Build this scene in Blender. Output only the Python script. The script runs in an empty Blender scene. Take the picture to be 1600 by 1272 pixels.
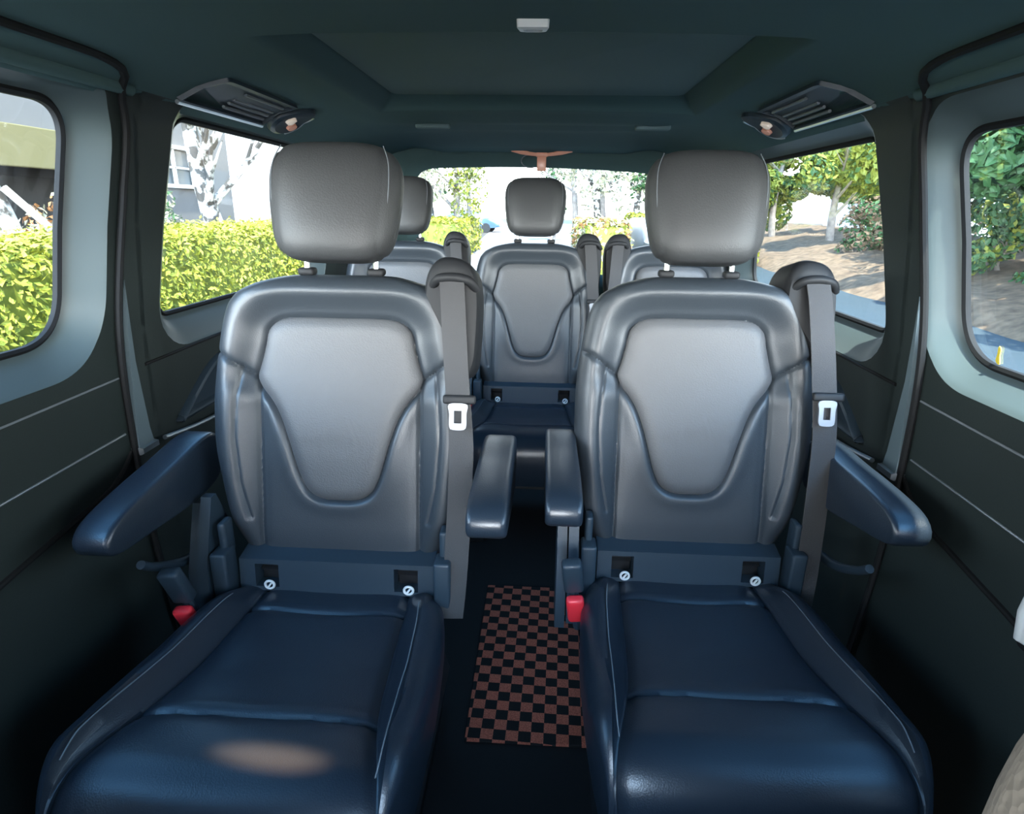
import bpy, bmesh, math, random
import numpy as np
from mathutils import Vector, Matrix
random.seed(7); np.random.seed(7)
PI = math.pi
scene = bpy.context.scene
COL = scene.collection

# ------------------------------------------------------------------ camera
FPX, ROLL, VX, VY = 950.0, math.radians(1.7), 853.0, 325.0
CAM = Vector((0.04, 0.0, 1.2))
dy = Vector((VX-800, 636-VY, -FPX)).normalized()
up = Vector((math.sin(ROLL), math.cos(ROLL), 0)); up = (up-up.dot(dy)*dy).normalized()
dx = dy.cross(up)
cam_data = bpy.data.cameras.new('camera'); cam = bpy.data.objects.new('camera', cam_data); COL.objects.link(cam)
cam_data.sensor_width = 36.0; cam_data.lens = 36.0*FPX/1600; cam_data.clip_start = 0.01; cam_data.clip_end = 400
m3 = Matrix((dx, dy, up)); M = m3.to_4x4(); M.translation = CAM
cam.matrix_world = M
scene.camera = cam

# ------------------------------------------------------------------ world, sun, exposure
w = bpy.data.worlds.new('sky'); scene.world = w; w.use_nodes = True
nt = w.node_tree; nt.nodes.clear()
def N(t, ty, **k):
    n = t.nodes.new(ty)
    for a, b in k.items(): setattr(n, a, b)
    return n
tc = N(nt, 'ShaderNodeTexCoord'); sx = N(nt, 'ShaderNodeSeparateXYZ'); nt.links.new(tc.outputs['Generated'], sx.inputs[0])
rmp = N(nt, 'ShaderNodeValToRGB'); cr = rmp.color_ramp
mp = N(nt, 'ShaderNodeMapRange'); mp.inputs['From Min'].default_value = -1; mp.inputs['From Max'].default_value = 1
nt.links.new(sx.outputs['Z'], mp.inputs['Value']); nt.links.new(mp.outputs[0], rmp.inputs[0])
cr.elements[0].position = 0.0; cr.elements[0].color = (0.03, 0.04, 0.05, 1)
cr.elements[1].position = 1.0; cr.elements[1].color = (0.05, 0.14, 0.30, 1)
for p, c in ((0.47, (0.05, 0.06, 0.06, 1)), (0.5, (1.0, 0.97, 0.94, 1)), (0.60, (0.95, 0.94, 0.95, 1)), (0.67, (0.46, 0.60, 0.78, 1)), (0.76, (0.10, 0.24, 0.44, 1))):
    e = cr.elements.new(p); e.color = c
bg = N(nt, 'ShaderNodeBackground'); bg.inputs['Strength'].default_value = 11.0
nt.links.new(rmp.outputs[0], bg.inputs[0])
# the sky is brighter towards the sun, which stands ahead of the van
fr_ = N(nt, 'ShaderNodeMapRange'); fr_.inputs['From Min'].default_value = -0.2; fr_.inputs['From Max'].default_value = -1.0
fr_.inputs['To Min'].default_value = 5.0; fr_.inputs['To Max'].default_value = 31.0
nt.links.new(sx.outputs['Y'], fr_.inputs['Value']); nt.links.new(fr_.outputs[0], bg.inputs['Strength'])
wo = N(nt, 'ShaderNodeOutputWorld'); nt.links.new(bg.outputs[0], wo.inputs[0])
sl = bpy.data.lights.new('sun', 'SUN'); sl.energy = 13.0; sl.color = (1.0, 0.93, 0.80); sl.angle = 0.02
sun = bpy.data.objects.new('sun', sl); COL.objects.link(sun)
sun.rotation_euler = Vector((-0.16, 0.30, -0.94)).to_track_quat('-Z', 'Y').to_euler()
def portal(loc, target, sx_, sy_):
    l = bpy.data.lights.new('window_daylight', 'AREA'); l.shape = 'RECTANGLE'; l.size = sx_; l.size_y = sy_
    l.cycles.is_portal = True
    o = bpy.data.objects.new('window_daylight', l); COL.objects.link(o); o.location = loc
    o.rotation_euler = (Vector(target)-Vector(loc)).to_track_quat('-Z', 'Y').to_euler()
portal((-0.03, -1.30, 1.19), (-0.03, 0, 1.19), 1.5, 0.56)
portal((-0.03, 3.40, 1.10), (-0.03, 0, 1.10), 1.4, 0.62)
for s_ in (-1, 1):
    portal((-0.03+s_*0.95, 0.65, 1.15), (0, 0.65, 1.15), 1.25, 0.55)
    portal((-0.03+s_*0.95, 1.98, 1.15), (0, 1.98, 1.15), 1.15, 0.55)
    portal((-0.03+s_*0.95, -0.55, 1.15), (0, -0.55, 1.15), 0.95, 0.55)
scene.view_settings.view_transform = 'Standard'; scene.view_settings.look = 'None'
scene.view_settings.gamma = 1.0; scene.view_settings.use_curve_mapping = False
scene.view_settings.exposure = 0.92
scene.cycles.max_bounces = 10; scene.cycles.diffuse_bounces = 6; scene.cycles.transparent_max_bounces = 12
scene.cycles.use_denoising = True
scene.cycles.sample_clamp_indirect = 6.0

# ------------------------------------------------------------------ materials
def mat(name, col, rough=0.5, metal=0.0, spec=0.5, bump=None, var=None, emit=None, coat=0.0, sheen=0.0):
    m = bpy.data.materials.new(name); m.use_nodes = True
    t = m.node_tree; b = t.nodes['Principled BSDF']
    b.inputs['Base Color'].default_value = (*col, 1); b.inputs['Roughness'].default_value = rough
    b.inputs['Metallic'].default_value = metal; b.inputs['Specular IOR Level'].default_value = spec
    b.inputs['Coat Weight'].default_value = coat; b.inputs['Coat Roughness'].default_value = 0.2
    b.inputs['Sheen Weight'].default_value = sheen
    tcn = N(t, 'ShaderNodeTexCoord')
    if var:
        sc, amt, col2 = var
        nz = N(t, 'ShaderNodeTexNoise'); nz.inputs['Scale'].default_value = sc; nz.inputs['Detail'].default_value = 5
        t.links.new(tcn.outputs['Object'], nz.inputs['Vector'])
        r = N(t, 'ShaderNodeValToRGB'); r.color_ramp.elements[0].position = 0.5-amt; r.color_ramp.elements[1].position = 0.5+amt
        r.color_ramp.elements[0].color = (*col, 1); r.color_ramp.elements[1].color = (*col2, 1)
        t.links.new(nz.outputs[0], r.inputs[0]); t.links.new(r.outputs[0], b.inputs['Base Color'])
    if bump:
        kind, sc, st = bump
        if kind == 'noise':
            nb = N(t, 'ShaderNodeTexNoise'); nb.inputs['Detail'].default_value = 3
        else:
            nb = N(t, 'ShaderNodeTexVoronoi')
        nb.inputs['Scale'].default_value = sc; t.links.new(tcn.outputs['Object'], nb.inputs['Vector'])
        bp = N(t, 'ShaderNodeBump'); bp.inputs['Strength'].default_value = st; bp.inputs['Distance'].default_value = 0.002
        t.links.new(nb.outputs[0], bp.inputs['Height']); t.links.new(bp.outputs[0], b.inputs['Normal'])
    if emit:
        b.inputs['Emission Color'].default_value = (*emit[0], 1); b.inputs['Emission Strength'].default_value = emit[1]
    return m
LEATHER = mat('black_leather', (0.029, 0.036, 0.044), 0.42, spec=0.6, bump=('voronoi', 420, 0.10))
LEATHER2 = mat('perforated_leather', (0.075, 0.076, 0.080), 0.50, spec=0.5, bump=('voronoi', 300, 0.22))
LEATHER_SHADED = mat('shaded_leather', (0.014, 0.023, 0.036), 0.34, spec=0.7, bump=('voronoi', 420, 0.10))  # darker, bluer copy of the black leather; the cushions' shade put into its colour
LEATHERH = mat('headrest_leather', (0.046, 0.048, 0.050), 0.5, spec=0.5, bump=('voronoi', 300, 0.15))
STITCH = mat('grey_thread', (0.16, 0.18, 0.20), 0.6)
PLASTIC = mat('dark_plastic', (0.022, 0.038, 0.054), 0.45, bump=('noise', 500, 0.1))
BLACK = mat('black_plastic', (0.012, 0.013, 0.015), 0.6, spec=0.35)
WEB = mat('belt_webbing', (0.034, 0.034, 0.036), 0.7, bump=('noise', 700, 0.3), sheen=0.2)
STEEL = mat('bright_steel', (0.75, 0.77, 0.8), 0.25, metal=1.0)
TONGUE = mat('pale_tongue_metal', (0.30, 0.31, 0.33), 0.45, metal=0.2)
RED = mat('red_button', (0.75, 0.03, 0.045), 0.4)
WHITEP = mat('white_plastic', (0.7, 0.72, 0.72), 0.45)
HEAD = mat('headliner_fabric', (0.072, 0.128, 0.132), 0.95, spec=0.2, bump=('noise', 900, 0.25))
HEADP = mat('roof_blind_fabric', (0.13, 0.19, 0.20), 0.9, spec=0.2, bump=('noise', 700, 0.25))
TRIM = mat('wall_trim_vinyl', (0.017, 0.026, 0.025), 0.62, spec=0.4, bump=('noise', 300, 0.15))
PILLAR = mat('pillar_trim', (0.10, 0.14, 0.16), 0.45)
SURROUND = mat('window_surround', (0.070, 0.098, 0.105), 0.40, spec=0.5)
SILVER = mat('satin_silver', (0.55, 0.6, 0.63), 0.3, metal=0.9)
SEAL = mat('rubber_seal', (0.006, 0.007, 0.008), 0.75, spec=0.3)
FLOORM = mat('floor_covering', (0.006, 0.006, 0.007), 0.85, bump=('noise', 200, 0.2))
AMBER = mat('amber_lens', (0.62, 0.30, 0.22), 0.25, emit=((1.0, 0.45, 0.30), 0.06))
LAMPL = mat('lamp_lens', (0.9, 0.8, 0.72), 0.2, emit=((1.0, 0.82, 0.65), 0.12))
CREAM = mat('grey_leather', (0.24, 0.21, 0.18), 0.6, bump=('voronoi', 160, 0.5))
def glass_mat(name, tint, spec):
    m = bpy.data.materials.new(name); m.use_nodes = True; t = m.node_tree; t.nodes.clear()
    tr = N(t, 'ShaderNodeBsdfTransparent'); tr.inputs[0].default_value = (*tint, 1)
    gl = N(t, 'ShaderNodeBsdfGlossy'); gl.inputs['Roughness'].default_value = 0.02
    fr = N(t, 'ShaderNodeFresnel'); fr.inputs[0].default_value = 1.45
    mu = N(t, 'ShaderNodeMath', operation='MULTIPLY'); mu.inputs[1].default_value = spec; t.links.new(fr.outputs[0], mu.inputs[0])
    mx = N(t, 'ShaderNodeMixShader'); t.links.new(mu.outputs[0], mx.inputs[0])
    t.links.new(tr.outputs[0], mx.inputs[1]); t.links.new(gl.outputs[0], mx.inputs[2])
    o = N(t, 'ShaderNodeOutputMaterial'); t.links.new(mx.outputs[0], o.inputs[0]); return m
GLASS = glass_mat('window_glass', (0.92, 0.96, 0.96), 0.15)
def mat_mat():
    m = mat('checked_floor_mat', (0.02, 0.01, 0.01), 0.9); t = m.node_tree; b = t.nodes['Principled BSDF']
    tcn = N(t, 'ShaderNodeTexCoord'); ck = N(t, 'ShaderNodeTexChecker'); ck.inputs['Scale'].default_value = 1/0.030
    mpn = N(t, 'ShaderNodeMapping'); mpn.inputs['Rotation'].default_value = (0, 0, 0.03); mpn.inputs['Location'].default_value = (0.01, 0.008, 0.013)
    ck.inputs['Color1'].default_value = (0.55, 0.14, 0.08, 1); ck.inputs['Color2'].default_value = (0.005, 0.004, 0.004, 1)
    t.links.new(tcn.outputs['Object'], mpn.inputs[0]); t.links.new(mpn.outputs[0], ck.inputs[0])
    nz = N(t, 'ShaderNodeTexNoise'); nz.inputs['Scale'].default_value = 400; t.links.new(tcn.outputs['Object'], nz.inputs['Vector'])
    mr = N(t, 'ShaderNodeMapRange'); mr.inputs['From Min'].default_value = 0.3; mr.inputs['From Max'].default_value = 0.7
    mr.inputs['To Min'].default_value = 0.45; mr.inputs['To Max'].default_value = 1.3; t.links.new(nz.outputs[0], mr.inputs[0])
    vm = N(t, 'ShaderNodeVectorMath', operation='SCALE'); t.links.new(ck.outputs[0], vm.inputs[0]); t.links.new(mr.outputs[0], vm.inputs['Scale'])
    t.links.new(vm.outputs[0], b.inputs['Base Color'])
    bp = N(t, 'ShaderNodeBump'); bp.inputs['Strength'].default_value = 0.6; t.links.new(nz.outputs[0], bp.inputs['Height']); t.links.new(bp.outputs[0], b.inputs['Normal'])
    return m
MAT = mat_mat()
# outside
ASPHALT = mat('asphalt', (0.012, 0.026, 0.036), 0.85, var=(3, 0.3, (0.017, 0.034, 0.046)))
PAVE = mat('pale_road', (0.13, 0.135, 0.14), 0.9, var=(2, 0.3, (0.16, 0.16, 0.17)))
LITTER = mat('leaf_litter', (0.05, 0.030, 0.016), 0.95, var=(5, 0.22, (0.16, 0.11, 0.068)), bump=('noise', 14, 1.0))
SOIL = mat('soil', (0.04, 0.032, 0.022), 0.95)
BARK = mat('pale_bark', (0.030, 0.026, 0.022), 0.9, var=(6, 0.05, (0.42, 0.41, 0.39)))
BARKD = mat('grey_bark', (0.10, 0.085, 0.075), 0.9, var=(6, 0.2, (0.22, 0.19, 0.165)))
def leaf_mat(name, a, b_):
    m = mat(name, a, 0.6, spec=0.3, var=(1.7, 0.22, b_)); return m
HEDGE1 = leaf_mat('hedge_leaf_dark', (0.10, 0.12, 0.010), (0.15, 0.17, 0.016))
HEDGE2 = leaf_mat('hedge_leaf_light', (0.26, 0.27, 0.022), (0.38, 0.37, 0.05))
LEAFG = leaf_mat('leaf_green', (0.016, 0.05, 0.018), (0.04, 0.10, 0.03))
LEAFY = leaf_mat('leaf_yellow_green', (0.09, 0.12, 0.012), (0.18, 0.19, 0.03))
LEAFP = leaf_mat('leaf_pale', (0.22, 0.22, 0.15), (0.34, 0.33, 0.24))
LEAFO = leaf_mat('leaf_orange', (0.16, 0.07, 0.025), (0.26, 0.13, 0.05))
WALLG = mat('grey_render', (0.10, 0.098, 0.098), 0.9, var=(1.2, 0.4, (0.115, 0.113, 0.113)))
WALLW = mat('white_render', (0.62, 0.62, 0.63), 0.9)
OCHRE = mat('ochre_board', (0.12, 0.105, 0.045), 0.7)
DARKV = mat('dark_opening', (0.02, 0.02, 0.02), 0.8)
WFRAME = mat('white_window_frame', (0.5, 0.5, 0.5), 0.5)
PANE = mat('house_window_pane', (0.06, 0.07, 0.075), 0.1)
CARW = mat('white_car_paint', (0.16, 0.165, 0.18), 0.3, coat=0.5)
CARB = mat('blue_car_paint', (0.06, 0.11, 0.22), 0.3, coat=0.5)
TYRE = mat('tyre', (0.012, 0.012, 0.012), 0.8)
REDP = mat('red_sign', (0.35, 0.03, 0.02), 0.6)
POLE = mat('pale_wood_pole', (0.30, 0.28, 0.25), 0.8)

# ------------------------------------------------------------------ helpers
def link(name, me, m, parent=None, smooth=True):
    me.materials.append(m) if m and not me.materials else None
    if smooth:
        for p in me.polygons: p.use_smooth = True
    o = bpy.data.objects.new(name, me); COL.objects.link(o)
    if parent: o.parent = parent
    return o
def mesh(name, v, f, mats=None, fm=None):
    me = bpy.data.meshes.new(name); me.from_pydata([tuple(p) for p in v], [], f); me.update()
    bm = bmesh.new(); bm.from_mesh(me); bmesh.ops.recalc_face_normals(bm, faces=bm.faces); bm.to_mesh(me); bm.free()
    if mats:
        for m in mats: me.materials.append(m)
    if fm is not None: me.polygons.foreach_set('material_index', fm)
    return me
def tag(o, label=None, cat=None, group=None, kind=None):
    if label: o['label'] = label
    if cat: o['category'] = cat
    if group: o['group'] = group
    if kind: o['kind'] = kind
    return o
def empty(name, loc, label, cat, group=None, rz=0):
    o = bpy.data.objects.new(name, None); COL.objects.link(o); o.location = loc; o.rotation_euler[2] = rz
    o.empty_display_size = 0.1
    return tag(o, label, cat, group)
class B:
    """collects shapes for one mesh"""
    def __init__(s): s.v = []; s.f = []
    def add(s, v, f):
        n = len(s.v); s.v += [tuple(p) for p in v]; s.f += [tuple(i+n for i in q) for q in f]; return s
    def box(s, c, d, r=0.0, rot=None, seg=3):
        bm = bmesh.new(); bmesh.ops.create_cube(bm, size=1)
        for v in bm.verts: v.co = Vector((v.co.x*d[0], v.co.y*d[1], v.co.z*d[2]))
        if r > 0: bmesh.ops.bevel(bm, geom=bm.edges[:], offset=min(r, min(d)*0.49), segments=seg, profile=0.5, affect='EDGES', clamp_overlap=True)
        R = Matrix.Identity(3) if rot is None else (rot if isinstance(rot, Matrix) else Matrix.Rotation(rot[0], 3, 'X') if len(rot) == 1 else (Matrix.Rotation(rot[2], 3, 'Z') @ Matrix.Rotation(rot[1], 3, 'Y') @ Matrix.Rotation(rot[0], 3, 'X')))
        bm.verts.index_update()
        s.add([R @ v.co+Vector(c) for v in bm.verts], [[v.index for v in f.verts] for f in bm.faces]); bm.free(); return s
    def tube(s, pts, r, n=8, cap=True):
        pts = [Vector(p) for p in pts]; rs = r if isinstance(r, (list, tuple)) else [r]*len(pts)
        t0 = (pts[1]-pts[0]).normalized(); a = Vector((0, 0, 1)) if abs(t0.z) < 0.9 else Vector((1, 0, 0))
        u = t0.cross(a).normalized(); V = []; F = []
        for i, p in enumerate(pts):
            t = (pts[min(i+1, len(pts)-1)]-pts[max(i-1, 0)]).normalized()
            u = (u-u.dot(t)*t).normalized(); w_ = t.cross(u)
            for k in range(n):
                an = 2*PI*k/n; V.append(p+(u*math.cos(an)+w_*math.sin(an))*rs[i])
        for i in range(len(pts)-1):
            for k in range(n): F.append((i*n+k, i*n+(k+1) % n, (i+1)*n+(k+1) % n, (i+1)*n+k))
        if cap: F.append(tuple(range(n))); F.append(tuple((len(pts)-1)*n+k for k in range(n)))
        return s.add(V, F)
    def loft(s, loops, closed=True, cap=True):
        n = len(loops[0]); V = [p for l in loops for p in l]; F = []
        for i in range(len(loops)-1):
            for k in range(n if closed else n-1):
                F.append((i*n+k, i*n+(k+1) % n, (i+1)*n+(k+1) % n, (i+1)*n+k))
        if cap and closed: F.append(tuple(range(n))); F.append(tuple((len(loops)-1)*n+k for k in range(n)))
        return s.add(V, F)
    def prism(s, poly, axis, a, b):
        """2-D outline extruded along an axis between a and b"""
        def P(p, q): return {0: (q, p[0], p[1]), 1: (p[0], q, p[1]), 2: (p[0], p[1], q)}[axis]
        return s.loft([[P(p, a) for p in poly], [P(p, b) for p in poly]])
    def mesh(s, name): return mesh(name, s.v, s.f)
    def obj(s, name, m, parent=None, smooth=True): 
        o = link(name, s.mesh(name), m, parent, False)
        if smooth:
            for p in o.data.polygons: p.use_smooth = True
            mod_sharp(o.data)
        return o
def mod_sharp(me, ang=40):
    try: me.set_sharp_from_angle(angle=math.radians(ang))
    except Exception: pass
def sst(a, b, x):
    t = np.clip((x-a)/(b-a), 0, 1); return t*t*(3-2*t)
def seg_dist(px, py, poly, closed=False):
    d = np.full(np.shape(px), 9.0); n = len(poly)
    for i in range(n if closed else n-1):
        ax, ay = poly[i]; bx, by = poly[(i+1) % n]
        vx, vy = bx-ax, by-ay; L = vx*vx+vy*vy+1e-12
        t = np.clip(((px-ax)*vx+(py-ay)*vy)/L, 0, 1)
        d = np.minimum(d, np.hypot(px-ax-t*vx, py-ay-t*vy))
    return d
def inside(px, py, poly):
    c = np.zeros(np.shape(px), bool); n = len(poly)
    for i in range(n):
        x1, y1 = poly[i]; x2, y2 = poly[(i+1) % n]
        c ^= ((y1 > py) != (y2 > py)) & (px < (x2-x1)*(py-y1)/((y2-y1) or 1e-9)+x1)
    return c
def smooth_poly(pts, n, closed=True):
    """Catmull-Rom through the points, n samples evenly along it"""
    P = [np.array(p, float) for p in pts]; m = len(P); out = []
    rng = range(m) if closed else range(m-1)
    for i in rng:
        g = (lambda k: P[k % m]) if closed else (lambda k: P[min(max(k, 0), m-1)])
        p0, p1, p2, p3 = g(i-1), g(i), g(i+1), g(i+2)
        for k in range(12):
            t = k/12; out.append(0.5*((2*p1)+(-p0+p2)*t+(2*p0-5*p1+4*p2-p3)*t*t+(-p0+3*p1-3*p2+p3)*t**3))
    if not closed: out.append(P[-1])
    out = np.array(out); q = np.vstack([out, out[:1]]) if closed else out
    L = np.r_[0, np.cumsum(np.linalg.norm(np.diff(q, axis=0), axis=1))]
    s = np.linspace(0, L[-1], n, endpoint=not closed)
    return np.c_[[np.interp(s, L, q[:, k]) for k in range(q.shape[1])]].T

# ------------------------------------------------------------------ the passenger seat
# local frame: origin on the floor below the back's foot, -y is the way the seat faces
LEAN_Y, LEAN_Z = 0.2094, 0.978
def BP(x, t, d): return (x, LEAN_Y*t-LEAN_Z*d, 0.42+LEAN_Z*t+LEAN_Y*d)
SH_HALF = [(0.0, 0.562), (0.08, 0.562), (0.122, 0.556), (0.147, 0.535), (0.155, 0.50), (0.165, 0.46), (0.172, 0.432), (0.162, 0.408), (0.142, 0.382), (0.124, 0.350), (0.108, 0.305),
           (0.094, 0.255), (0.082, 0.215), (0.066, 0.183), (0.040, 0.166)]
SHIELD = [tuple(p) for p in smooth_poly(SH_HALF+[(0.0, 0.163)]+[(-x, t) for x, t in SH_HALF[:0:-1]], 160)]
YOKE_R = [(0.172, 0.432), (0.200, 0.452), (0.235, 0.478), (0.275, 0.492)]
def hw_back(t):
    return np.mean([np.interp(t+e_, HWT, HWX) for e_ in np.linspace(-0.03, 0.03, 9)*np.clip((0.62-t)/0.1, 0, 1)], axis=0) if np.ndim(t) == 0 else np.interp(t, HWT, HWX)
HWT, HWX = ([0.0, 0.05, 0.15, 0.28, 0.40, 0.476, 0.55, 0.59, 0.615, 0.635, 0.648, 0.656],
            [0.205, 0.215, 0.243, 0.266, 0.266, 0.258, 0.246, 0.234, 0.214, 0.180, 0.140, 0.112])
def vseam(t): return 0.168
def f_back(x, t):
    x = np.asarray(x, float); t = np.asarray(t, float); ax = np.abs(x)
    ds = seg_dist(x, t, SHIELD, True)*np.where(inside(x, t, SHIELD), -1, 1)
    upper = sst(0.36, 0.44, t)
    f = 0.030*sst(0.005, 0.065, ds)*upper                                   # raised frame round the upper pad
    f = f+0.034*sst(0.150, 0.235, ax)*(1-upper)*sst(0.02, 0.12, t)          # side bolsters
    f = f+0.012*np.exp(-((t-0.30)/0.13)**2)*(1-sst(0.10, 0.2, ax))          # lumbar swell
    f = f-0.006*sst(0.10, 0.0, t)
    f = f+0.0025*np.exp(-((ds-0.018)/0.016)**2)*(1-upper)                    # lip along the lower U seam
    f = f-0.010*np.exp(-(ds/0.006)**2)
    dv = np.abs(ax-0.168)
    low = 1-sst(0.405, 0.43, t)
    f = f-0.0055*np.exp(-(dv/0.0045)**2)*low-0.004*np.exp(-(dv/0.014)**2)*low
    dy_ = np.minimum(seg_dist(x, t, YOKE_R), seg_dist(-x, t, YOKE_R))
    f = f-0.0070*np.exp(-(dy_/0.0038)**2)-0.002*np.exp(-(dy_/0.012)**2)
    do = np.minimum(seg_dist(x, t, [(0.200, 0.455), (0.210, 0.38), (0.213, 0.30), (0.205, 0.20), (0.188, 0.12)]), seg_dist(-x, t, [(0.200, 0.455), (0.210, 0.38), (0.213, 0.30), (0.205, 0.20), (0.188, 0.12)]))
    f = f-0.0045*np.exp(-(do/0.004)**2)
    return f
def make_backrest():
    rr = 0.045; rt = 0.05; T = 0.656
    ts = list(np.linspace(-0.012, T-rt, 168)); ds_ = [0.0]*len(ts)
    for a in np.linspace(0, PI/2, 12)[1:]:
        ts.append(T-rt+rt*math.sin(a)); ds_.append(-rt*(1-math.cos(a)))
    # roll the foot of the back
    loops = []
    nx = 150
    for t, d0 in zip(ts, ds_):
        hw = float(hw_back(t)); th = 0.105-(0 if d0 == 0 else 0.0)
        foot = -0.03*(1-min((t+0.012)/0.030, 1))**2
        xi = np.linspace(-(hw-rr), hw-rr, nx)
        ang = np.linspace(0, PI/2, 12)
        xs = np.r_[-(hw-rr+rr*np.sin(ang[:0:-1])), xi, hw-rr+rr*np.sin(ang[1:])]
        ed = np.r_[-rr*(1-np.cos(ang[:0:-1])), np.zeros(nx), -rr*(1-np.cos(ang[1:]))]
        f = f_back(xs, np.full_like(xs, t))
        if d0 < 0: f = f*(1-min(1, -d0/rt))*0.5+f*0.5
        front = [BP(x, t, float(fd+e+d0+foot)) for x, fd, e in zip(xs, f, ed)]
        bd = -th if d0 == 0 else -th+0.02*(-d0/rt)
        bk = [BP(x, t, bd-0.012*math.cos(x/hw*PI/2)) for x in np.linspace(hw-0.005, -(hw-0.005), 14)]
        loops.append(front+bk)
    b = B(); b.loft(loops); return b.mesh('backrest')
def make_pad():
    c = np.array((0.0, 0.40)); out = np.array(SHIELD); V = []; F = []; n = len(out)
    ks = [1.0, 0.992, 0.975, 0.95, 0.92, 0.88, 0.83, 0.77, 0.70, 0.62, 0.54, 0.46, 0.38, 0.30, 0.22, 0.14, 0.07]
    for k in ks:
        p = c+(out-c)*k; edge = seg_dist(p[:, 0], p[:, 1], SHIELD, True)
        x, t = p[:, 0], p[:, 1]
        base = 0.012*np.exp(-((t-0.30)/0.13)**2)*(1-sst(0.10, 0.2, np.abs(x)))
        pil = -0.006+0.0125*np.sqrt(np.clip(edge/0.020, 0, 1))*1.0
        wr = 0.0022*np.exp(-((t-0.305-0.10*x*x+0.012*x)/0.006)**2)*np.exp(-((x-0.0)/0.06)**2)-0.0022*np.exp(-((t-0.290-0.02*x)/0.007)**2)*np.exp(-((x+0.01)/0.07)**2)
        wr = wr+0.0012*np.exp(-((t-0.335-0.05*x)/0.006)**2)*np.exp(-((x-0.03)/0.05)**2)
        for i in range(n): V.append(BP(x[i], t[i], float(base[i]+pil[i]+wr[i])))
    V.append(BP(0, 0.40, 0.012*math.exp(-(0.1/0.13)**2)+0.007))
    for r in range(len(ks)-1):
        for i in range(n): F.append((r*n+i, r*n+(i+1) % n, (r+1)*n+(i+1) % n, (r+1)*n+i))
    r = len(ks)-1
    for i in range(n): F.append((r*n+i, r*n+(i+1) % n, len(V)-1))
    return mesh('center_panel', V, F)
def sq(c, e): return math.copysign(abs(c)**e, c)
def make_headrest():
    V = []; nu, nv = 72, 40; hx, ht, hd = 0.131, 0.119, 0.062; tc_ = 0.795
    for j in range(nv+1):
        ph = -PI/2+PI*j/nv
        for i in range(nu):
            th = 2*PI*i/nu
            x = sq(math.cos(ph), 0.42)*sq(math.cos(th), 0.45); d = sq(math.cos(ph), 0.42)*sq(math.sin(th), 0.62); t = sq(math.sin(ph), 0.42)
            tw = 1-0.13*max(0, (0.15-t))/1.15-0.05*max(0, t-0.5)
            dd = d*hd
            if d > 0: dd += -0.014*(abs(x)**2.5)+0.010*(1-t*t)*(1-x*x)
            gx = abs(abs(x)-0.80)
            s = 1-0.03*math.exp(-(gx/0.035)**2)
            V.append(BP(x*hx*tw, tc_+t*ht*s, dd*s+0.005+0.012*(1-t)))
    F = []
    for j in range(nv):
        for i in range(nu): F.append((j*nu+i, j*nu+(i+1) % nu, (j+1)*nu+(i+1) % nu, (j+1)*nu+i))
    return mesh('headrest', V, F)
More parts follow.
